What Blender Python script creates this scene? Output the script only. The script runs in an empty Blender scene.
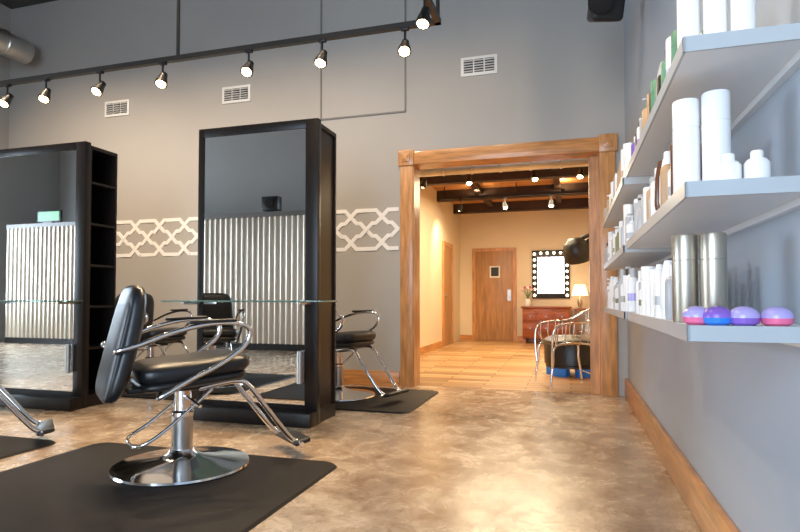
import bpy, bmesh, math, random
from mathutils import Vector, Matrix, Euler
random.seed(7)
sc=bpy.context.scene
R=math.radians

# ------------------------------------------------------------ materials
def mat(name,col,rough=0.5,metal=0.0,noise=0.0,nscale=5.0,bump=0.0,bscale=60,spec=None,emit=None,estr=0,trans=0,coat=0,stretch=None):
    m=bpy.data.materials.new(name); m.use_nodes=True
    nt=m.node_tree; b=nt.nodes["Principled BSDF"]
    b.inputs["Base Color"].default_value=(*col,1); b.inputs["Roughness"].default_value=rough
    b.inputs["Metallic"].default_value=metal
    if spec is not None: b.inputs["Specular IOR Level"].default_value=spec
    if coat: b.inputs["Coat Weight"].default_value=coat; b.inputs["Coat Roughness"].default_value=0.1
    if trans: b.inputs["Transmission Weight"].default_value=trans
    if emit: b.inputs["Emission Color"].default_value=(*emit,1); b.inputs["Emission Strength"].default_value=estr
    if noise or bump:
        tc=nt.nodes.new("ShaderNodeTexCoord"); mp=nt.nodes.new("ShaderNodeMapping")
        nt.links.new(tc.outputs["Object"],mp.inputs[0])
        if stretch: mp.inputs["Scale"].default_value=stretch
    if noise:
        n=nt.nodes.new("ShaderNodeTexNoise"); n.inputs["Scale"].default_value=nscale; n.inputs["Detail"].default_value=6
        nt.links.new(mp.outputs[0],n.inputs["Vector"])
        r=nt.nodes.new("ShaderNodeValToRGB")
        r.color_ramp.elements[0].position=0.3; r.color_ramp.elements[1].position=0.7
        r.color_ramp.elements[0].color=(*[c*(1-noise) for c in col],1)
        r.color_ramp.elements[1].color=(*[min(1,c*(1+noise)) for c in col],1)
        nt.links.new(n.outputs["Fac"],r.inputs[0]); nt.links.new(r.outputs[0],b.inputs["Base Color"])
    if bump:
        n2=nt.nodes.new("ShaderNodeTexNoise"); n2.inputs["Scale"].default_value=bscale
        nt.links.new(mp.outputs[0],n2.inputs["Vector"])
        bp=nt.nodes.new("ShaderNodeBump"); bp.inputs["Strength"].default_value=bump; bp.inputs["Distance"].default_value=0.01
        nt.links.new(n2.outputs["Fac"],bp.inputs["Height"]); nt.links.new(bp.outputs[0],b.inputs["Normal"])
    return m

def concrete():
    m=bpy.data.materials.new("polished_stained_concrete"); m.use_nodes=True; nt=m.node_tree; b=nt.nodes["Principled BSDF"]
    tc=nt.nodes.new("ShaderNodeTexCoord")
    def N(s,d,ro,di):
        n=nt.nodes.new("ShaderNodeTexNoise"); n.inputs["Scale"].default_value=s; n.inputs["Detail"].default_value=d; n.inputs["Roughness"].default_value=ro; n.inputs["Distortion"].default_value=di
        nt.links.new(tc.outputs["Object"],n.inputs["Vector"]); return n
    n=N(1.5,10,.66,.8); n2=N(6,12,.76,.8); n3=N(34,5,.65,0)
    r=nt.nodes.new("ShaderNodeValToRGB"); e=r.color_ramp.elements
    e[0].position=.36; e[0].color=(.33,.215,.135,1); e[1].position=.64; e[1].color=(.66,.53,.39,1)
    x=e.new(.5); x.color=(.50,.375,.26,1)
    r2=nt.nodes.new("ShaderNodeValToRGB"); e=r2.color_ramp.elements
    e[0].position=.36; e[0].color=(.52,.44,.38,1); e[1].position=.54; e[1].color=(1,1,1,1)
    r3=nt.nodes.new("ShaderNodeValToRGB"); e=r3.color_ramp.elements
    e[0].position=.34; e[0].color=(.66,.62,.60,1); e[1].position=.48; e[1].color=(1,1,1,1)
    mx=nt.nodes.new("ShaderNodeMix"); mx.data_type='RGBA'; mx.blend_type='MULTIPLY'; mx.inputs[0].default_value=.8
    mx2=nt.nodes.new("ShaderNodeMix"); mx2.data_type='RGBA'; mx2.blend_type='MULTIPLY'; mx2.inputs[0].default_value=.6
    nt.links.new(n.outputs["Fac"],r.inputs[0]); nt.links.new(n2.outputs["Fac"],r2.inputs[0]); nt.links.new(n3.outputs["Fac"],r3.inputs[0])
    nt.links.new(r.outputs[0],mx.inputs[6]); nt.links.new(r2.outputs[0],mx.inputs[7])
    nt.links.new(mx.outputs[2],mx2.inputs[6]); nt.links.new(r3.outputs[0],mx2.inputs[7]); nt.links.new(mx2.outputs[2],b.inputs["Base Color"])
    mr=nt.nodes.new("ShaderNodeMapRange"); mr.inputs[1].default_value=.35; mr.inputs[2].default_value=.65; mr.inputs[3].default_value=.14; mr.inputs[4].default_value=.34
    nt.links.new(n2.outputs["Fac"],mr.inputs[0]); nt.links.new(mr.outputs[0],b.inputs["Roughness"])
    b.inputs["Specular IOR Level"].default_value=.55
    bp=nt.nodes.new("ShaderNodeBump"); bp.inputs["Strength"].default_value=.10; bp.inputs["Distance"].default_value=.01
    nt.links.new(n2.outputs["Fac"],bp.inputs["Height"]); nt.links.new(bp.outputs[0],b.inputs["Normal"])
    return m

def planks():
    m=bpy.data.materials.new("oak_planks"); m.use_nodes=True; nt=m.node_tree; b=nt.nodes["Principled BSDF"]
    tc=nt.nodes.new("ShaderNodeTexCoord"); mp=nt.nodes.new("ShaderNodeMapping")
    nt.links.new(tc.outputs["Object"],mp.inputs[0])
    br=nt.nodes.new("ShaderNodeTexBrick"); br.inputs["Scale"].default_value=1
    br.inputs["Brick Width"].default_value=.9; br.inputs["Row Height"].default_value=.15; br.inputs["Mortar Size"].default_value=.008
    br.inputs["Color1"].default_value=(.66,.42,.20,1); br.inputs["Color2"].default_value=(.34,.175,.065,1); br.inputs["Mortar"].default_value=(.16,.08,.03,1)
    nt.links.new(mp.outputs[0],br.inputs["Vector"]); nt.links.new(br.outputs["Color"],b.inputs["Base Color"])
    b.inputs["Roughness"].default_value=.38
    return m

M={}
M['conc']=concrete(); M['plank']=planks()
M['wall']=mat("grey_wall_paint",(.42,.40,.375),.65,noise=.05,nscale=.8,bump=.08,bscale=220)
M['wallr']=mat("daylight_tinted_wall_paint",(.40,.455,.52),.5,noise=.04,nscale=.8,bump=.08,bscale=220)  # bluish tint puts the daylight cast into the base colour
M['beige']=mat("beige_wall_paint",(.76,.64,.46),.7,noise=.04,nscale=1,bump=.05,bscale=200)
M['ceil']=mat("dark_ceiling",(.06,.06,.06),.8,noise=.2)
M['oak']=mat("stained_oak_trim",(.54,.255,.09),.35,noise=.3,nscale=4,stretch=(8,8,1),coat=.2)
M['oakh']=mat("stained_oak_base",(.56,.25,.08),.35,noise=.28,nscale=4,stretch=(1.0,1.0,9),coat=.2)
M['oakd']=mat("oak_door",(.42,.22,.095),.4,noise=.22,nscale=3,stretch=(7,7,.8))
M['cherry']=mat("cherry_wood",(.30,.075,.025),.35,noise=.25,nscale=4,stretch=(1,1,6))
M['beam']=mat("dark_beam",(.04,.018,.009),.6,noise=.3,nscale=5)
M['deck']=mat("roof_deck",(.50,.24,.085),.6,noise=.3,nscale=3,stretch=(.6,6,1))
M['esp']=mat("espresso_laminate",(.011,.008,.007),.35,noise=.25,nscale=6,stretch=(8,8,1),spec=.35)
M['mirror']=mat("mirror_glass",(.80,.81,.80),.015,1)
M['chrome']=mat("chrome",(.82,.82,.83),.10,1)
M['steel']=mat("brushed_steel",(.55,.54,.52),.3,1)
M['leather']=mat("black_leather",(.012,.013,.015),.32,noise=.1,nscale=20,bump=.12,bscale=160)
M['blackp']=mat("black_plastic",(.012,.012,.012),.4,noise=.1)
M['rubber']=mat("black_rubber_mat",(.010,.008,.008),.6,noise=.3,nscale=12,bump=.3,bscale=300,spec=.25)
M['corr']=mat("corrugated_galvanised",(.78,.71,.60),.35,1,noise=.12,nscale=3,stretch=(1,1,.3))
M['duct']=mat("galvanised_duct",(.60,.58,.55),.35,1,noise=.1,nscale=6)
M['white']=mat("white_plastic",(.86,.86,.87),.35,noise=.02)
M['shelfm']=mat("white_shelf",(.84,.86,.88),.4,noise=.02)
M['shelfe']=mat("shelf_grey_edge",(.44,.48,.51),.35,noise=.04)
M['decal']=mat("white_stencil_paint",(.88,.87,.85),.6,noise=.02)
M['vent']=mat("white_vent_enamel",(.82,.81,.77),.45,noise=.02)
M['dark']=mat("dark_void",(.02,.02,.02),.8,noise=.1)
M['gold']=mat("champagne_metal",(.50,.45,.37),.34,.85,noise=.05)
M['purple']=mat("purple_plastic",(.24,.12,.55),.25,noise=.1)
M['pink']=mat("pink_plastic",(.80,.16,.32),.25,noise=.1)
M['blue']=mat("blue_plastic",(.03,.22,.75),.3,noise=.1)
M['lav']=mat("lavender_plastic",(.44,.38,.74),.2,noise=.1)
M['green']=mat("green_label",(.10,.26,.16),.4,noise=.1)
M['olive']=mat("olive_label",(.22,.22,.10),.4,noise=.1)
M['red']=mat("red_label",(.40,.05,.05),.4,noise=.1)
M['orange']=mat("amber_label",(.50,.32,.18),.4,noise=.1)
M['brownb']=mat("brown_bottle",(.12,.05,.03),.25,noise=.1)
M['greyb']=mat("grey_bottle",(.45,.46,.48),.3,noise=.05)
M['glass']=mat("green_tinted_glass",(.40,.62,.56),.04,trans=.8)
M['bulb']=mat("warm_bulb",(1,.8,.5),.4,emit=(1,.66,.32),estr=30)
M['bulbs']=mat("vanity_bulb",(1,.9,.7),.4,emit=(1,.82,.55),estr=6)
M['shade']=mat("lamp_shade",(.9,.8,.6),.7,emit=(1,.78,.5),estr=1.6)
M['screen']=mat("tv_screen_green",(.03,.2,.05),.3,emit=(.04,.35,.06),estr=.6,noise=.5,nscale=8)
M['paper']=mat("paper_sign",(.85,.85,.8),.7,noise=.02)
M['cordgrey']=mat("panel_trim_grey",(.20,.19,.18),.6,noise=.05)

# ------------------------------------------------------------ mesh builder
class B:
    def __init__(s): s.v=[];s.f=[];s.m=[];s.sm=[];s.mats=[]
    def mi(s,k):
        if k not in s.mats: s.mats.append(k)
        return s.mats.index(k)
    def add(s,vs,fs,k,smooth=False,xf=None):
        o=len(s.v); i=s.mi(k)
        for p in vs:
            p=Vector(p)
            if xf is not None: p=xf@p
            s.v.append(p)
        for f in fs:
            s.f.append([a+o for a in f]); s.m.append(i); s.sm.append(smooth)
    def box(s,c,d,k,rot=(0,0,0),bev=0,seg=2,smooth=False):
        bm=bmesh.new(); bmesh.ops.create_cube(bm,size=1)
        for v in bm.verts: v.co=Vector((v.co.x*d[0],v.co.y*d[1],v.co.z*d[2]))
        if bev: bmesh.ops.bevel(bm,geom=bm.edges[:],offset=bev,segments=seg,profile=.5,affect='EDGES')
        bm.verts.index_update()
        xf=Matrix.Translation(c)@Euler(rot).to_matrix().to_4x4()
        s.add([v.co.copy() for v in bm.verts],[[v.index for v in f.verts] for f in bm.faces],k,smooth,xf); bm.free()
    def bx(s,x0,x1,y0,y1,z0,z1,k,bev=0):
        s.box(((x0+x1)/2,(y0+y1)/2,(z0+z1)/2),(x1-x0,y1-y0,z1-z0),k,bev=bev)
    def lathe(s,prof,c,k,seg=24,axis=(0,0,1),smooth=True,cap=True):
        vs=[];fs=[];n=len(prof)
        for r,z in prof:
            for j in range(seg):
                a=2*math.pi*j/seg; vs.append((r*math.cos(a),r*math.sin(a),z))
        for i in range(n-1):
            for j in range(seg):
                j2=(j+1)%seg; fs.append([i*seg+j,i*seg+j2,(i+1)*seg+j2,(i+1)*seg+j])
        if cap:
            fs.append([j for j in range(seg)][::-1]); fs.append([(n-1)*seg+j for j in range(seg)])
        q=Vector((0,0,1)).rotation_difference(Vector(axis).normalized())
        xf=Matrix.Translation(c)@q.to_matrix().to_4x4()
        s.add(vs,fs,k,smooth,xf)
    def cyl(s,c,r,h,k,axis=(0,0,1),seg=24,b=.0):
        b=b or min(r,h)*.06
        s.lathe([(r-b,0),(r,b),(r,b*1.01),(r,h-b*1.01),(r,h-b),(r-b,h)],c,k,seg,axis)
    def tube(s,pts,r,k,seg=10,n=6,closed=False,smooth_path=True):
        P=[Vector(p) for p in pts]
        if smooth_path and len(P)>2:
            out=[];m=len(P)
            rng=range(m if closed else m-1)
            for i in rng:
                if closed: p0,p1,p2,p3=P[i-1],P[i],P[(i+1)%m],P[(i+2)%m]
                else: p0=P[max(i-1,0)];p1=P[i];p2=P[i+1];p3=P[min(i+2,m-1)]
                for j in range(n):
                    t=j/n
                    out.append(.5*((2*p1)+(p2-p0)*t+(2*p0-5*p1+4*p2-p3)*t*t+(3*p1-p0-3*p2+p3)*t**3))
            if not closed: out.append(P[-1])
            P=out
        m=len(P); vs=[];fs=[]
        T=[]
        for i in range(m):
            a=P[(i-1)%m] if closed else P[max(i-1,0)]; b=P[(i+1)%m] if closed else P[min(i+1,m-1)]
            T.append((b-a).normalized())
        up=Vector((0,0,1)) if abs(T[0].z)<.9 else Vector((1,0,0))
        nrm=T[0].cross(up).normalized()
        for i in range(m):
            if i>0:
                q=T[i-1].rotation_difference(T[i]); nrm=(q@nrm).normalized()
            bn=T[i].cross(nrm)
            for j in range(seg):
                a=2*math.pi*j/seg; vs.append(P[i]+r*(math.cos(a)*nrm+math.sin(a)*bn))
        for i in range(m if closed else m-1):
            i2=(i+1)%m
            for j in range(seg):
                j2=(j+1)%seg; fs.append([i*seg+j,i*seg+j2,i2*seg+j2,i2*seg+j])
        if not closed:
            fs.append(list(range(seg))[::-1]); fs.append([(m-1)*seg+j for j in range(seg)])
        s.add(vs,fs,k,True)
    def pad(s,c,d,k,rot=(0,0,0),e=.35,dome=0.0,taper=0.0):
        nu,nv=40,20; vs=[];fs=[]
        def sp(x,p): return math.copysign(abs(x)**p,x)
        for i in range(nv+1):
            ph=-math.pi/2+math.pi*i/nv
            for j in range(nu):
                th=2*math.pi*j/nu
                x=sp(math.cos(ph),.6)*sp(math.cos(th),e); y=sp(math.cos(ph),.6)*sp(math.sin(th),e); z=sp(math.sin(ph),.7)
                y*=1-taper*x
                vs.append((x*d[0]/2,y*d[1]/2,z*d[2]/2+dome*(x*x)*d[0]))
        for i in range(nv):
            for j in range(nu):
                j2=(j+1)%nu; fs.append([i*nu+j,i*nu+j2,(i+1)*nu+j2,(i+1)*nu+j])
        xf=Matrix.Translation(c)@Euler(rot).to_matrix().to_4x4()
        s.add(vs,fs,k,True,xf)
    def make(s,name,loc=(0,0,0),rz=0):
        me=bpy.data.meshes.new(name); me.from_pydata([tuple(v) for v in s.v],[],s.f)
        for k in s.mats: me.materials.append(M[k])
        for p,i,q in zip(me.polygons,s.m,s.sm): p.material_index=i; p.use_smooth=q
        bm=bmesh.new(); bm.from_mesh(me); bmesh.ops.recalc_face_normals(bm,faces=bm.faces[:]); bm.to_mesh(me); bm.free()
        try: me.set_sharp_from_angle(angle=R(40))
        except Exception: pass
        o=bpy.data.objects.new(name,me); o.location=loc; o.rotation_euler=(0,0,rz)
        sc.collection.objects.link(o); return o

H=4.9; YB=5.82; XR=.52
# ------------------------------------------------------------ room shell
b=B(); b.bx(-12,XR+.15,-3.2,YB+.1,-.1,0,'conc'); b.make("floor")
b=B(); b.bx(-2.6,.8,YB+.1,13.1,-.1,0.0,'plank'); b.make("floor_back_room")
b=B(); b.bx(-12.2,XR+.2,-3.4,YB+.2,H,H+.1,'ceil'); b.make("ceiling")
b=B()
b.bx(-7.3,-1.60,YB,YB+.2,0,H,'wall'); b.bx(-1.60,.30,YB,YB+.2,2.38,H,'wall'); b.bx(.30,XR+.15,YB,YB+.2,0,H,'wall')
b.make("wall_back")
b=B(); b.bx(XR,XR+.15,-3.2,YB,0,H,'wallr'); b.make("wall_right")
b=B(); b.bx(-7.45,-7.3,2.6,YB+.2,0,H,'wall'); b.bx(-12.15,-7.45,2.6,2.75,0,H,'wall'); b.make("wall_left")
b=B()
b.bx(-12.15,-12,-3.2,-1.2,0,H,'wall'); b.bx(-12.15,-12,2.2,2.6,0,H,'wall'); b.bx(-12.15,-12,-1.2,2.2,0,.6,'wall'); b.bx(-12.15,-12,-1.2,2.2,3.2,H,'wall')
b.make("wall_side")
b=B()
b.bx(-12.15,-3.3,-3.35,-3.2,0,H,'wall'); b.bx(.1,XR+.15,-3.35,-3.2,0,H,'wall'); b.bx(-3.3,.1,-3.35,-3.2,0,.35,'wall'); b.bx(-3.3,.1,-3.35,-3.2,3.4,H,'wall')
b.make("wall_front")
b=B()
for x in (-3.27,-2.17,-1.07,.07): b.bx(x-.03,x+.03,-3.33,-3.22,.35,3.4,'blackp')
for z in (.38,2.4,3.37): b.bx(-3.3,.1,-3.33,-3.22,z-.03,z+.03,'blackp')
b.make("window_1")
b=B()
for y in (-1.17,.5,2.17): b.bx(-12.13,-12.02,y-.03,y+.03,.6,3.2,'blackp')
for z in (.63,3.17): b.bx(-12.13,-12.02,-1.2,2.2,z-.03,z+.03,'blackp')
b.make("window_2")
# back room
b=B(); b.bx(-2.57,-2.42,YB+.2,13.05,0,3.1,'beige'); b.make("wall_back_room_left")
b=B(); b.bx(-2.57,.8,12.9,13.05,0,3.1,'beige'); b.make("wall_back_room_far")
b=B(); b.bx(.62,.8,YB+.2,12.9,0,3.1,'beige'); b.make("wall_back_room_right")
b=B(); b.bx(-2.57,.8,YB+.2,13.05,3.0,3.1,'deck')
b.make("ceiling_back_room")
b=B()
for y in (7.4,9.0,10.6,12.2): b.bx(-2.42,.62,y-.07,y+.07,2.80,3.0,'beam')
for x in (-1.6,-.2): b.bx(x-.05,x+.05,YB+.2,12.9,2.90,3.0,'beam')
b.make("ceiling_beams")
# trims
b=B(); b.bx(XR-.03,XR,-3.2,YB,0,.175,'oakh',bev=.006); b.make("baseboard_right")
b=B(); b.bx(-7.3,-1.74,YB-.022,YB,0,.16,'oakh',bev=.004); b.make("baseboard_back")
b=B(); b.bx(-2.42,-2.40,YB+.2,11.0,0,.12,'oakh'); b.bx(-2.42,-2.13,12.88,12.9,0,.12,'oakh'); b.bx(-1.14,.62,12.88,12.9,0,.12,'oakh'); b.make("baseboard_back_room")
# door casing
b=B()
b.bx(-1.73,-1.59,YB-.035,YB,0,2.36,'oak',bev=.005); b.bx(.29,.43,YB-.035,YB,0,2.36,'oak',bev=.005)
b.bx(-1.59,.29,YB-.035,YB,2.36,2.50,'oakh',bev=.005)
b.bx(-1.75,-1.58,YB-.05,YB,2.35,2.52,'oak',bev=.006); b.bx(.28,.45,YB-.05,YB,2.35,2.52,'oak',bev=.006)
for x in (-1.665,.365):
    b.box((x,YB-.055,2.435),(.085,.012,.085),'oakh',bev=.004); b.box((x,YB-.062,2.435),(.045,.012,.045),'oak',bev=.003)
b.bx(-1.60,-1.58,YB-.02,YB+.22,0,2.38,'oak'); b.bx(.28,.30,YB-.02,YB+.22,0,2.38,'oak'); b.bx(-1.58,.28,YB-.02,YB+.22,2.36,2.38,'oakh')
b.bx(.19,.28,YB+.14,YB+.22,0,2.36,'oak'); 
b.make("trim_doorway")
# access panel outline on wall
b=B()
for x in (-2.67,-1.68): b.bx(x-.008,x+.008,YB-.012,YB,2.95,4.6,'cordgrey')
b.bx(-2.678,-1.672,YB-.012,YB,2.94,2.956,'cordgrey'); b.bx(-2.678,-1.672,YB-.012,YB,4.59,4.606,'cordgrey')
b.make("wall_access_panel")
# lattice stencil: four interlaced levels (each strand laid at its own depth, no coplanar faces)
b=B(); zc=1.685; h=.42; w=.36; x=-1.765-w; WD=.042; cnt=0
def strip(x0,z0,x1,z1,wd=WD):
    global cnt
    cnt+=1; th=.003+.0007*(cnt%11)
    L=math.hypot(x1-x0,z1-z0)
    b.box(((x0+x1)/2,YB-th/2,(z0+z1)/2),(L+wd*.45,th,wd),'decal',rot=(0,-math.atan2(z1-z0,x1-x0),0))
L0,L1,L2,L3=zc+h/2,zc+h/6,zc-h/6,zc-h/2; q=.19
while x>-7.25:
    for a,c in ((L0,L1),(L3,L2)):
        strip(x+w*(.5-q),a,x+w*(.5+q),c); strip(x+w*(.5-q),c,x+w*(.5+q),a)
        strip(x,a,x+w*(.5-q),a); strip(x+w*(.5+q),a,x+w,a)
        strip(x+w*q,c,x+w*(.5-q),c); strip(x+w*(.5+q),c,x+w*(1-q),c)
    strip(x,zc,x+w*q,L1); strip(x,zc,x+w*q,L2); strip(x+w,zc,x+w*(1-q),L1); strip(x+w,zc,x+w*(1-q),L2)
    x-=w
b.make("wall_lattice_stencil")
# vents
for vx in (-5.49,-3.76,-.885):
    b=B(); z=3.35; 
    b.bx(vx-.19,vx+.19,YB-.012,YB,z-.10,z+.10,'vent',bev=.003)
    for sx in (-1,0,1):
        b.bx(vx+sx*.11-.048,vx+sx*.11+.048,YB-.016,YB-.010,z-.068,z+.068,'dark')
        for i in range(5): b.box((vx+sx*.11,YB-.018,z-.055+i*.027),(.094,.014,.006),'vent',rot=(R(-30),0,0))
    b.make("air_vent")
# corrugated partition
b=B(); n=900; x0,x1=-11.6,-3.4; vs=[];fs=[]
for i in range(n+1):
    x=x0+(x1-x0)*i/n; y=-1.56+.022*math.sin(2*math.pi*x/.115)
    vs+= [(x,y,.12),(x,y,2.45)]
for i in range(n): fs.append([2*i,2*i+2,2*i+3,2*i+1])
b.add(vs,fs,'corr',True)
b.bx(x0,x1,-1.66,-1.585,0,2.45,'cordgrey'); b.bx(x0,x1,-1.68,-1.52,2.45,2.53,'cordgrey'); b.bx(x0,x1,-1.6,-1.53,0,.12,'blackp')
b.make("corrugated_partition")
b=B(); b.box((-10.5,-1.6,2.68),(.62,.05,.24),'blackp',bev=.008); b.box((-10.5,-1.572,2.68),(.56,.004,.19),'screen'); b.box((-10.5,-1.6,2.545),(.25,.12,.03),'blackp')
b.make("television")
b=B(); b.box((-5.26,-1.6,2.69),(.34,.16,.26),'blackp',bev=.015); b.cyl((-5.26,-1.52,2.69),.09,.012,'rubber',axis=(0,1,0)); b.cyl((-5.26,-1.6,2.52),.03,.06,'blackp'); b.make("wall_speaker")

# ------------------------------------------------------------ styling stations
def station(cx,gl,gr,openside):
    b=B(); W=1.04; x0=-W/2; x1=W/2; Ht=2.28
    b.bx(x0,x0+.05,0,.06,0,Ht,'esp',bev=.003); b.bx(x1-.10,x1,0,.06,0,Ht,'esp',bev=.003)
    b.bx(x0+.05,x1-.1,0,.06,Ht-.07,Ht,'esp',bev=.003); b.bx(x0+.05,x1-.1,0,.06,0,.14,'esp')
    b.bx(x0+.05,x1-.1,.015,.05,.14,Ht-.07,'esp'); b.bx(x0+.055,x1-.105,.008,.014,.14,Ht-.07,'mirror')
    b.bx(x0,x1,-.12,.0,0,.10,'esp',bev=.004)
    b.bx(x0+.05,x1-.01,.06,.08,0,Ht-.02,'esp'); b.bx(x0+.05,x1-.01,.35,.37,0,Ht-.02,'esp')
    b.bx(x0+.05,x1-.01,.08,.35,Ht-.05,Ht-.02,'esp'); b.bx(x0+.05,x1-.01,.08,.35,0,.1,'esp'); b.bx(x0+.05,x0+.07,.08,.35,.1,Ht-.03,'esp')
    if openside:
        b.bx(x1-.30,x1-.28,.08,.35,.1,Ht-.03,'esp')
        for z in (.5,.86,1.22,1.58,1.94): b.bx(x1-.28,x1-.014,.08,.35,z-.01,z+.01,'esp')
    else:
        b.bx(x1-.045,x1-.025,.08,.35,.1,Ht-.05,'esp')
    b.bx(x0+.12,x1-.1,.37,.376,.2,Ht-.07,'mirror')
    b.bx(x0-gl,x1+gr,-.27,-.0,.904,.916,'glass',bev=.002)
    for x in (x0+.02,x1-.05): b.bx(x-.01,x+.01,-.2,.0,.885,.905,'steel',bev=.003)
    b.cyl((x1-.13,-.02,.30),.022,.24,'steel'); b.bx(x1-.14,x1-.12,-.02,.01,.42,.46,'steel')
    return b.make("styling_station",(cx,3.85,0))
station(-2.31,.12,.16,False); station(-4.48,.0,.0,True)

# ------------------------------------------------------------ salon chairs
def salon_chair(x,y,face):
    b=B()
    b.lathe([(.0,0),(.355,0),(.36,.008),(.355,.018),(.25,.035),(.12,.055),(.075,.075),(.06,.1)],(0,0,.012),'chrome',seg=64)
    b.cyl((0,0,.09),.055,.22,'steel',seg=32); b.cyl((0,0,.30),.045,.13,'chrome',seg=32); b.lathe([(.062,0),(.062,.02),(.05,.03)],(0,0,.29),'chrome',seg=32)
    b.box((.0,0,.455),(.26,.22,.04),'blackp',bev=.01)
    b.tube([(0,-.04,.40),(.0,-.18,.40),(.02,-.30,.38)],.008,'chrome'); 
    b.pad((.03,0,.55),(.58,.50,.13),'leather',rot=(0,R(-5),0),e=.35,dome=.02)
    b.pad((.03,0,.495),(.55,.48,.07),'blackp',rot=(0,R(-5),0),e=.35)
    b.pad((-.30,0,.70),(.60,.52,.11),'leather',rot=(0,R(90+13),0),e=.36,taper=-.10,dome=-.03)
    b.pad((-.335,0,.69),(.57,.49,.06),'blackp',rot=(0,R(90+13),0),e=.36,taper=-.10)
    b.box((-.20,0,.46),(.2,.3,.03),'blackp',bev=.01)
    for s in (-1,1):
        yy=s*.285
        b.tube([(-.35,s*.20,.66),(-.36,yy*.97,.675),(-.27,yy,.70),(-.12,yy,.755),(.05,yy*1.03,.795),(.19,yy*1.03,.80),(.265,yy*1.02,.775),(.275,yy,.725),(.235,yy,.665),(.12,yy,.585),(-.02,yy,.52),(-.14,yy,.455),(-.17,yy*.9,.435),(-.12,s*.12,.455)],.0135,'chrome',n=6)
        b.box((.08,yy*1.03,.810),(.24,.045,.018),'blackp',bev=.008,seg=3,rot=(0,R(-2),0),smooth=True)
        b.tube([(.05,s*.15,.45),(.24,s*.15,.475),(.32,s*.15,.44),(.42,s*.15,.31),(.56,s*.14,.13),(.62,s*.13,.085)],.015,'chrome')
    b.tube([(.62,-.20,.085),(.62,.20,.085)],.014,'chrome')
    b.box((.64,0,.09),(.10,.34,.03),'blackp',rot=(0,R(-12),0),bev=.012,seg=3,smooth=True)
    b.tube([(.12,-.14,.44),(.02,-.155,.36),(-.14,-.16,.235),(-.24,-.14,.18),(-.27,0,.175),(-.24,.14,.18),(-.14,.16,.235),(.02,.155,.36),(.12,.14,.44)],.009,'chrome')
    return b.make("salon_chair",(x,y,.0),face)
salon_chair(-2.04,2.66,R(50)); salon_chair(-3.70,2.42,R(50)); salon_chair(-2.12,5.02,R(-15)); salon_chair(-4.25,5.02,R(-10))

def mat_obj(x0,x1,y0,y1):
    b=B(); r=.09; bm=[];seg=6
    for cx,cy,a0 in ((x1-r,y1-r,0),(x0+r,y1-r,90),(x0+r,y0+r,180),(x1-r,y0+r,270)):
        for i in range(seg+1):
            a=R(a0+90*i/seg); bm.append((cx+r*math.cos(a),cy+r*math.sin(a)))
    n=len(bm); cxx=(x0+x1)/2; cyy=(y0+y1)/2
    vs=[(px,py,0) for px,py in bm]+[(cxx+(px-cxx)*.985,cyy+(py-cyy)*.985,.012) for px,py in bm]
    fs=[[i,(i+1)%n,n+(i+1)%n,n+i] for i in range(n)]+[[n+i for i in range(n)],list(range(n))[::-1]]
    b.add(vs,fs,'rubber'); b.make("anti_fatigue_mat")
mat_obj(-2.9,-1.23,1.45,2.98); mat_obj(-4.8,-3.15,1.45,2.92); mat_obj(-2.85,-1.25,4.42,5.6); mat_obj(-5.0,-3.35,4.42,5.6)

# ------------------------------------------------------------ track lighting
def head(b,p,aim,r=.045):
    a=Vector(aim).normalized(); p=Vector(p)
    b.box(p+Vector((0,0,-.02)),(.06,.035,.03),'blackp',bev=.004)
    b.cyl(p+Vector((0,0,-.11)),.008,.1,'blackp',seg=8)
    c=p+Vector((0,0,-.15))
    b.lathe([(.018,-.06),(.028,-.055),(.032,-.02),(r,.03),(r+.004,.060),(r-.004,.062),(r-.006,.058)],c,'blackp',seg=20,axis=a)
    b.lathe([(.0,.05),(r-.008,.060),(r-.009,.066),(r-.02,.075),(.0,.08)],c,'bulb',seg=20,axis=a,cap=False)
    return c+a*.10,a
def spot(name,p,a,e,col=(1,.74,.46),size=R(75),blend=.6,rad=.04):
    l=bpy.data.lights.new(name,'SPOT'); l.energy=e; l.color=col; l.spot_size=size; l.spot_blend=blend; l.shadow_soft_size=rad
    o=bpy.data.objects.new(name,l); o.location=p; o.rotation_euler=Vector(a).to_track_quat('-Z','Y').to_euler(); sc.collection.objects.link(o)
TZ=2.87; TY=3.83
b=B()
b.bx(-6.2,-.85,TY-.02,TY+.02,TZ-.02,TZ+.02,'blackp'); b.bx(-.89,-.85,.4,TY+.02,TZ-.02,TZ+.02,'blackp')
for x in (-5.6,-3.02,-.87): b.cyl((x,TY,TZ),.014,H-TZ,'blackp',seg=10)
b.cyl((-.87,.8,TZ),.014,H-TZ,'blackp',seg=10)
sp=[]
for i,x in enumerate((-5.5,-4.83,-4.385,-3.80,-3.165,-2.37,-1.75,-1.11)):
    aim=(random.uniform(-.05,.25),-.6 if i%2 else -.45,-.85); sp.append(head(b,(x,TY,TZ),aim))
e_l=[(3.45,(-.1,-.3,-.9)),(2.6,(.5,.9,-.7)),(1.8,(.9,.2,-.55)),(1.0,(.9,.5,-.4))]  # nearer heads are out of view, added to light right and back walls
for y,aim in e_l: sp.append(head(b,(-.87,y,TZ),aim))
b.make("added_wash_track")
for i,(p,a) in enumerate(sp): spot("track_spot",p,a,90 if i<8 else 42,size=R(88),rad=.06,blend=.9)
b=B(); b.bx(-6.5,-.2,3.4,3.44,H-.25,H-.21,'blackp')  # unseen upper track, added to wash the back wall with warm light
for x in (-6,-3.2,-.6): b.cyl((x,3.42,H-.21),.012,.21,'blackp',seg=8)
sp=[]
for x in (-6.0,-4.8,-3.4,-2.2,-1.0): sp.append(head(b,(x,3.42,H-.25),(0,.52,-.82)))
b.make("added_wash_track")
for i,(p,a) in enumerate(sp): spot("added_wash_spot",p,a,(300,290,240,170,130)[i],col=(1,.78,.55),size=R(95),blend=1)

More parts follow.
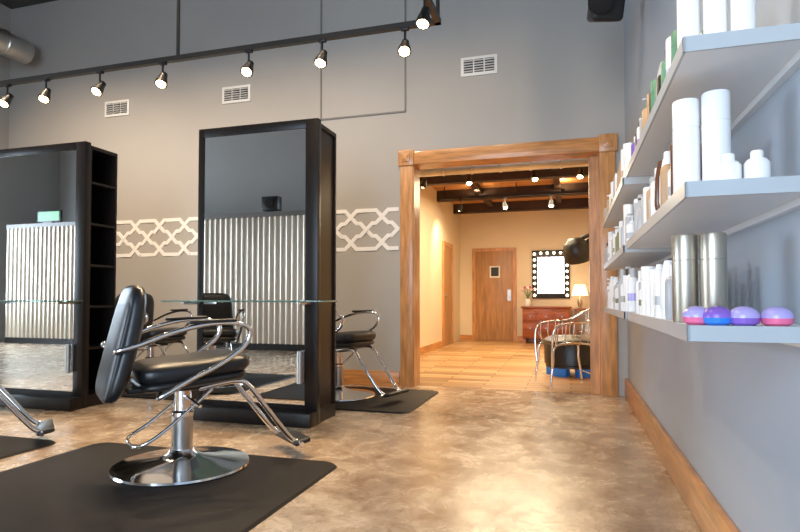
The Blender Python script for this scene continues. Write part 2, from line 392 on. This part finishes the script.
# ducts & speaker
b=B(); b.cyl((-6.75,1.0,4.13),.15,4.6,'duct',axis=(0,1,0),seg=28)
for y in [1.2+.45*i for i in range(10)]: b.lathe([(.15,0),(.16,.01),(.16,.03),(.15,.04)],(-6.75,y,4.13),'duct',axis=(0,1,0),seg=28)
for y in (1.6,3.2,5.0): b.cyl((-6.75,y,4.26),.008,H-4.26,'steel',seg=8)
b.make("ventilation_duct")
b=B(); b.box((.27,4.3,3.07),(.22,.2,.26),'blackp',rot=(R(25),0,R(15)),bev=.03,seg=3); b.cyl((.27,4.3,3.12),.012,H-3.12,'blackp',seg=8); b.lathe([(.09,0),(.09,.02),(.06,.03)],(.23,4.19,3.03),'rubber',axis=(-.2,-.9,-.4)); b.make("ceiling_speaker")

# ------------------------------------------------------------ right-wall shelves
SX=.25
def shelf(y0,y1,zt):
    b=B(); b.bx(SX+.006,XR,y0+.006,y1-.006,zt-.032,zt,'shelfm'); b.bx(SX,SX+.006,y0,y1,zt-.034,zt+.001,'shelfe'); b.bx(SX,XR,y0,y0+.006,zt-.034,zt+.001,'shelfe'); b.bx(SX,XR,y1-.006,y1,zt-.034,zt+.001,'shelfe')
    b.bx(XR-.02,XR,y0+.05,y1-.05,zt-.05,zt-.03,'shelfm')
    b.make("wall_shelf")
Z1,Z2,Z3=1.515,1.185,.862
for z in (Z1,Z2,Z3): shelf(1.40,2.78,z); shelf(2.95,4.7,z)

def bottle(b,x,y,z,r,h,m,cap,kind):
    if kind=='can':
        b.lathe([(r*.96,0),(r,.004),(r,h*.70),(r*.955,h*.703),(r*.955,h*.709),(r,h*.712),(r,h-.004),(r*.95,h)],(x,y,z),m,seg=28)
    elif kind=='bottle':
        b.lathe([(r*.93,0),(r,.006),(r,h*.68),(r*.9,h*.74),(r*.5,h*.79),(r*.45,h*.8)],(x,y,z),m,seg=18)
        b.lathe([(r*.55,h*.79),(r*.55,h*.98),(r*.5,h)],(x,y,z),cap,seg=16)
    elif kind=='jar':
        b.lathe([(r*.9,0),(r,.006),(r,h*.6),(r*.75,h*.72),(r*.45,h*.76)],(x,y,z),m,seg=22); b.lathe([(r*.5,h*.74),(r*.5,h*.95),(r*.42,h)],(x,y,z),cap,seg=16)
    elif kind=='pump':
        b.lathe([(r*.93,0),(r,.006),(r,h*.66),(r*.8,h*.72),(r*.4,h*.75),(r*.4,h*.8)],(x,y,z),m,seg=18)
        b.lathe([(r*.14,h*.8),(r*.14,h*.93)],(x,y,z),cap,seg=8); b.box((x-r*.35,y,z+h*.95),(r*1.1,r*.4,h*.05),cap,bev=.002)
    elif kind=='tube':
        b.lathe([(r*.8,0),(r*.8,h*.16)],(x,y,z),cap,seg=16); b.lathe([(r*.85,h*.16),(r,h*.25),(r*.9,h*.7),(r*.5,h)],(x,y,z),m,seg=16)
    # printed label band
    if m=='white' and kind in('can','bottle','pump') and random.random()<.6:
        lm=random.choice(['greyb','lav','orange','greyb','olive']); b.lathe([(r*1.01,h*.25),(r*1.01,h*.42)],(x,y,z),lm,seg=18,cap=False)
def fillrow(name,y0,y1,z,pal,hs,step=.075,xs=(.295,.37)):
    b=B(); y=y0
    while y<y1:
        k=random.choice(['can','bottle','bottle','pump','tube']); m=random.choice(pal); hh=random.uniform(*hs); r=random.uniform(.022,.03)
        for x in xs:
            cap=random.choice(['white','greyb','blackp']) if m!='white' else random.choice(['white','white','greyb'])
            bottle(b,x+random.uniform(-.006,.006),y,z,r,hh,m,cap,k)
        y+=step
    b.make(name)
fillrow("hair_product_bottles",1.70,2.72,Z1,['olive','green','brownb','white','orange','blackp','greyb','purple'],(.12,.17),.062)
fillrow("hair_product_bottles",1.74,2.72,Z2,['white','white','brownb','orange','white','greyb'],(.13,.20))
fillrow("hair_product_bottles",1.85,2.72,Z3,['white','white','greyb','white'],(.13,.19))
fillrow("hair_product_bottles",3.02,4.65,Z1,['white','white','orange','greyb','white'],(.14,.22),.085,(.295,.375,.455))
fillrow("hair_product_bottles",3.02,4.65,Z2,['white','white','greyb','olive','white'],(.15,.24),.085,(.295,.375,.455))
fillrow("hair_product_bottles",3.02,4.65,Z3,['white','white','greyb','orange'],(.15,.24),.085,(.295,.375,.455))
def plain(name,x,y,z,r,h,m,cap,kind):
    b=B(); 
    if kind=='bottle2':
        b.lathe([(r*.93,0),(r,.006),(r,h*.80),(r*.8,h*.86),(r*.6,h*.88)],(0,0,0),m,seg=24); b.lathe([(r*.75,h*.87),(r*.75,h*.99),(r*.7,h)],(0,0,0),cap,seg=20)
    elif kind=='can': b.lathe([(r*.96,0),(r,.004),(r,h*.70),(r*.955,h*.703),(r*.955,h*.709),(r,h*.712),(r,h-.004),(r*.95,h)],(0,0,0),m,seg=32)
    else: bottle(b,0,0,0,r,h,m,cap,kind)
    b.make(name,(x,y,z))
for x,y in ((.290,1.55),(.345,1.53),(.40,1.51)): plain("shampoo_bottle",x,y,Z1,.026,.20,'white','greyb','bottle2')
for x,y,hh in ((.290,1.60,.245),(.352,1.57,.25)): plain("hairspray_can",x,y,Z2,.032,hh,'white','white','can')
for x,y in ((.352,1.46),(.405,1.445)): plain("lotion_bottle",x,y,Z2,.026,.07,'white','white','jar')
for x,y in ((.286,1.62),(.345,1.59)): plain("mousse_can",x,y,Z3,.031,.225,'gold','gold','can')
for x,y,c1,c2 in ((.285,1.475,'lav','pink'),(.322,1.45,'purple','blue'),(.372,1.44,'lav','purple'),(.435,1.435,'lav','pink')):
    b=B(); b.lathe([(.020,0),(.030,.006),(.032,.018)],(0,0,0),c2,seg=28); b.lathe([(.032,.018),(.032,.024),(.027,.034),(.016,.041),(.004,.044)],(0,0,0),c1,seg=28)
    for i in range(8):
        a=i*math.pi/4; b.cyl((.016*math.cos(a),.016*math.sin(a),0),.002,.01,c2,seg=6)
    b.make("detangling_brush",(x,y,Z3))

# ------------------------------------------------------------ back room furnishings
b=B(); b.bx(-2.13,-1.14,12.86,12.9,0,2.09,'oak'); b.bx(-2.05,-1.22,12.84,12.87,.01,2.01,'oakd',bev=.004)
b.cyl((-1.30,12.84,1.0),.03,.06,'steel',axis=(0,-1,0)); b.bx(-1.34,-1.26,12.83,12.84,.9,1.15,'steel'); b.bx(-1.73,-1.5,12.833,12.842,1.42,1.68,'paper'); b.bx(-1.70,-1.53,12.83,12.834,1.45,1.65,'blackp')
b.make("door_1")
b=B(); b.bx(-2.42,-2.38,10.98,11.06,0,2.09,'oak'); b.bx(-2.42,-2.38,11.84,11.92,0,2.09,'oak'); b.bx(-2.42,-2.38,11.06,11.84,2.01,2.09,'oak'); b.bx(-2.42,-2.395,11.06,11.84,.01,2.01,'oakd'); b.cyl((-2.395,11.15,1.0),.03,.05,'steel',axis=(1,0,0)); b.make("door_2")
# lighted vanity mirror
b=B(); b.box((-.40,12.875,1.48),(.80,.05,1.06),'blackp',bev=.01); b.bx(-.68,-.12,12.842,12.849,1.06,1.88,'mirror')
for i in range(8):
    z=1.02+i*.13
    for x in (-.745,-.055): b.lathe([(.010,0),(.026,.015),(.030,.03),(.022,.05),(.005,.055)],(x,12.85,z),'bulbs',axis=(0,-1,0),seg=12)
for i in range(4):
    b.lathe([(.010,0),(.026,.015),(.030,.03),(.022,.05),(.005,.055)],(-.61+i*.14,12.85,1.945),'bulbs',axis=(0,-1,0),seg=12)
b.make("vanity_mirror")
b=B(); b.bx(-.98,0,12.42,12.88,.10,.74,'cherry',bev=.006); b.bx(-1.01,.03,12.39,12.88,.74,.78,'cherry',bev=.008)
for x in (-.94,-.04):
    for y in (12.46,12.84): b.bx(x-.03,x+.03,y-.03,y+.03,0,.1,'cherry')
for i in range(3):
    for z in (.58,.34): b.box((-.82+i*.33,12.415,z-.02),(.30,.02,.2),'cherry',bev=.006); b.lathe([(.008,0),(.018,.015),(.01,.025)],(-.82+i*.33,12.405,z-.02),'gold',axis=(0,-1,0),seg=12)
b.make("dresser")
b=B(); b.bx(.08,.5,12.42,12.85,.70,.74,'cherry',bev=.005)
for x in (.11,.47):
    for y in (12.45,12.82): b.bx(x-.02,x+.02,y-.02,y+.02,0,.7,'cherry')
b.bx(.1,.48,12.45,12.82,.25,.27,'cherry'); b.make("side_table")
b=B(); b.lathe([(.07,0),(.075,.01),(.03,.03),(.05,.1),(.055,.15),(.02,.22),(.012,.3)],(0,0,0),'gold',seg=20); b.lathe([(.17,.27),(.11,.50)],(0,0,0),'shade',seg=28,cap=False); b.cyl((0,0,.3),.02,.1,'bulbs'); b.make("table_lamp",(.20,12.6,.74))
b=B(); b.lathe([(.05,0),(.07,.06),(.06,.14),(.04,.16)],(0,0,0),'white',seg=18)
for i in range(9):
    a=i*2.4; q=.08+.03*(i%3); b.tube([(0,0,.14),(.4*q*math.cos(a),.4*q*math.sin(a),.26),(q*math.cos(a),q*math.sin(a),.34+.02*(i%4))],.005,'green',seg=6); b.lathe([(.0,-.02),(.03,0),(.022,.025),(0,.03)],(q*math.cos(a),q*math.sin(a),.35+.02*(i%4)),'pink' if i%2 else 'white',seg=10,cap=False)
b.make("flower_vase",(-.88,12.6,.78))
# hood dryer on arm
b=B(); b.lathe([(.18,-.16),(.20,-.12),(.20,.02),(.17,.12),(.10,.19),(.0,.21)],(.10,9.0,1.66),'blackp',axis=(-.15,-.3,.9),seg=28); b.tube([(.12,9.0,1.82),(.3,9.0,1.90),(.5,9.0,1.88),(.62,9.0,1.85)],.03,'blackp'); b.box((.60,9.0,1.85),(.05,.14,.3),'blackp',bev=.01); b.box((.33,9.1,1.72),(.22,.2,.26),'blackp',bev=.05,seg=3)
b.make("hooded_hair_dryer")
# chrome wire chair
b=B()
for s in (-1,1):
    b.tube([(-.26,s*.27,0),(-.22,s*.26,.25),(-.17,s*.25,.44),(.20,s*.25,.44),(.25,s*.26,.25),(.28,s*.27,0)],.012,'chrome')
    b.tube([(.26,s*.27,.20),(.27,s*.30,.45),(.24,s*.31,.62),(.10,s*.31,.67),(-.12,s*.30,.69),(-.27,s*.24,.78)],.012,'chrome')
    b.tube([(.20,s*.22,.44),(.24,s*.29,.56)],.007,'chrome')
    for i in range(5): b.tube([(-.12+i*.08,s*.25,.44),(-.13+i*.085,s*.29,.56),(-.14+i*.085,s*.30,.68)],.005,'gold',seg=6)
b.tube([(-.27,-.24,.78),(-.33,-.12,.82),(-.345,0,.83),(-.33,.12,.82),(-.27,.24,.78)],.012,'chrome')
b.tube([(-.24,-.27,.12),(-.24,.27,.12)],.008,'chrome'); b.tube([(.265,-.27,.12),(.265,.27,.12)],.008,'chrome')
for i in range(9):
    y=-.2+i*.05; b.tube([(-.19,y*.95,.44),(-.28,y,.56),(-.335+abs(y)*.25,y,.80)],.005,'gold',seg=6)
for z,q in ((.56,.27),(.66,.30),(.74,.315)): b.tube([(-q+.05,-.25,z),(-q,-.12,z),(-q-.015,0,z),(-q,.12,z),(-q+.05,.25,z)],.005,'gold',seg=6)
b.pad((.02,0,.465),(.46,.48,.07),'leather',e=.5)
b.make("chrome_armchair",(-.03,6.50,0),R(200))
b=B(); b.lathe([(.30,.12),(.335,.14),(.34,.40),(.32,.45),(.25,.475),(0,.48)],(0,0,0),'leather',seg=40,cap=False); b.lathe([(.0,.10),(.32,.10),(.32,.13)],(0,0,0),'blackp',seg=40,cap=False)
for i in range(6):
    a=R(60*i); b.box((.26*math.cos(a),.26*math.sin(a),.055),(.10,.18,.11),'blue',rot=(0,0,a),bev=.01)
b.make("round_ottoman",(.02,7.35,0))
# back room duct and spot cans
b=B(); b.cyl((-2.42,6.85,2.56),.10,3.04,'duct',axis=(1,0,0),seg=24)
for x in [-2.2+.35*i for i in range(8)]: b.lathe([(.10,0),(.108,.008),(.108,.02),(.10,.028)],(x,6.85,2.56),'duct',axis=(1,0,0),seg=24)
for x in (-1.8,-.2): b.cyl((x,6.85,2.65),.008,.35,'steel',seg=8)
b.make("ventilation_duct")
b=B(); sp=[]; 
for ty,xs in ((7.9,(-2.0,-1.35,-.45,.15)),(10.2,(-1.9,-1.1,-.3))):
    b.bx(-2.3,.5,ty-.02,ty+.02,2.76,2.80,'blackp')
    for x in (-2.2,-.9,.4): b.cyl((x,ty,2.80),.01,.20,'blackp',seg=8)
    for i,x in enumerate(xs): sp.append(head(b,(x,ty,2.76),(-.4 if i==0 else random.uniform(-.2,.2),.5 if i==0 else -.35,-.8)))
    for x in (-1.6,-.1):  # cans for the added uplights
        b.cyl((x,ty,2.80),.035,.05,'blackp',seg=12)
b.make("added_wash_track")
for p,a in sp: spot("back_room_spot",p,a,75,col=(1,.74,.44),size=R(100),blend=.8)
for ty in (7.9,10.2):
    for x in (-1.6,-.1): spot("added_ceiling_uplight",(x,ty,2.86),(0,.3,1),16,col=(1,.72,.42),size=R(165),blend=.5)  # invented spots aimed up, added to brighten the deck between beams
def area(name,loc,aim,sx,sy,e,col):
    l=bpy.data.lights.new(name,'AREA'); l.shape='RECTANGLE'; l.size=sx; l.size_y=sy; l.energy=e; l.color=col
    o=bpy.data.objects.new(name,l); o.location=loc; o.rotation_euler=Vector(aim).to_track_quat('-Z','Y').to_euler(); sc.collection.objects.link(o)
area("back_room_added_fill",(-.9,9.6,2.74),(0,0,-1),1.6,2.4,110,(1,.80,.52))  # added warm fill for the back room, no fixture modelled
area("window_daylight",(-1.6,-3.18,1.9),(0,1,-.05),3.3,3.0,270,(.66,.82,1))
area("window_daylight",(-11.98,.5,1.9),(1,0,-.05),3.3,2.5,450,(.70,.84,1))

w=bpy.data.worlds.new("World"); sc.world=w; w.use_nodes=True
w.node_tree.nodes["Background"].inputs[0].default_value=(.62,.78,1,1); w.node_tree.nodes["Background"].inputs[1].default_value=1.2

cam=bpy.data.cameras.new("Camera"); cam.sensor_width=36; cam.lens=568/800*36; cam.shift_y=17/800; cam.clip_start=.02
co=bpy.data.objects.new("Camera",cam); co.location=(0,0,.92); co.rotation_euler=(R(91.7),0,R(16.66)); sc.collection.objects.link(co); sc.camera=co
sc.view_settings.view_transform='Standard'; sc.view_settings.look='None'; sc.view_settings.exposure=.12
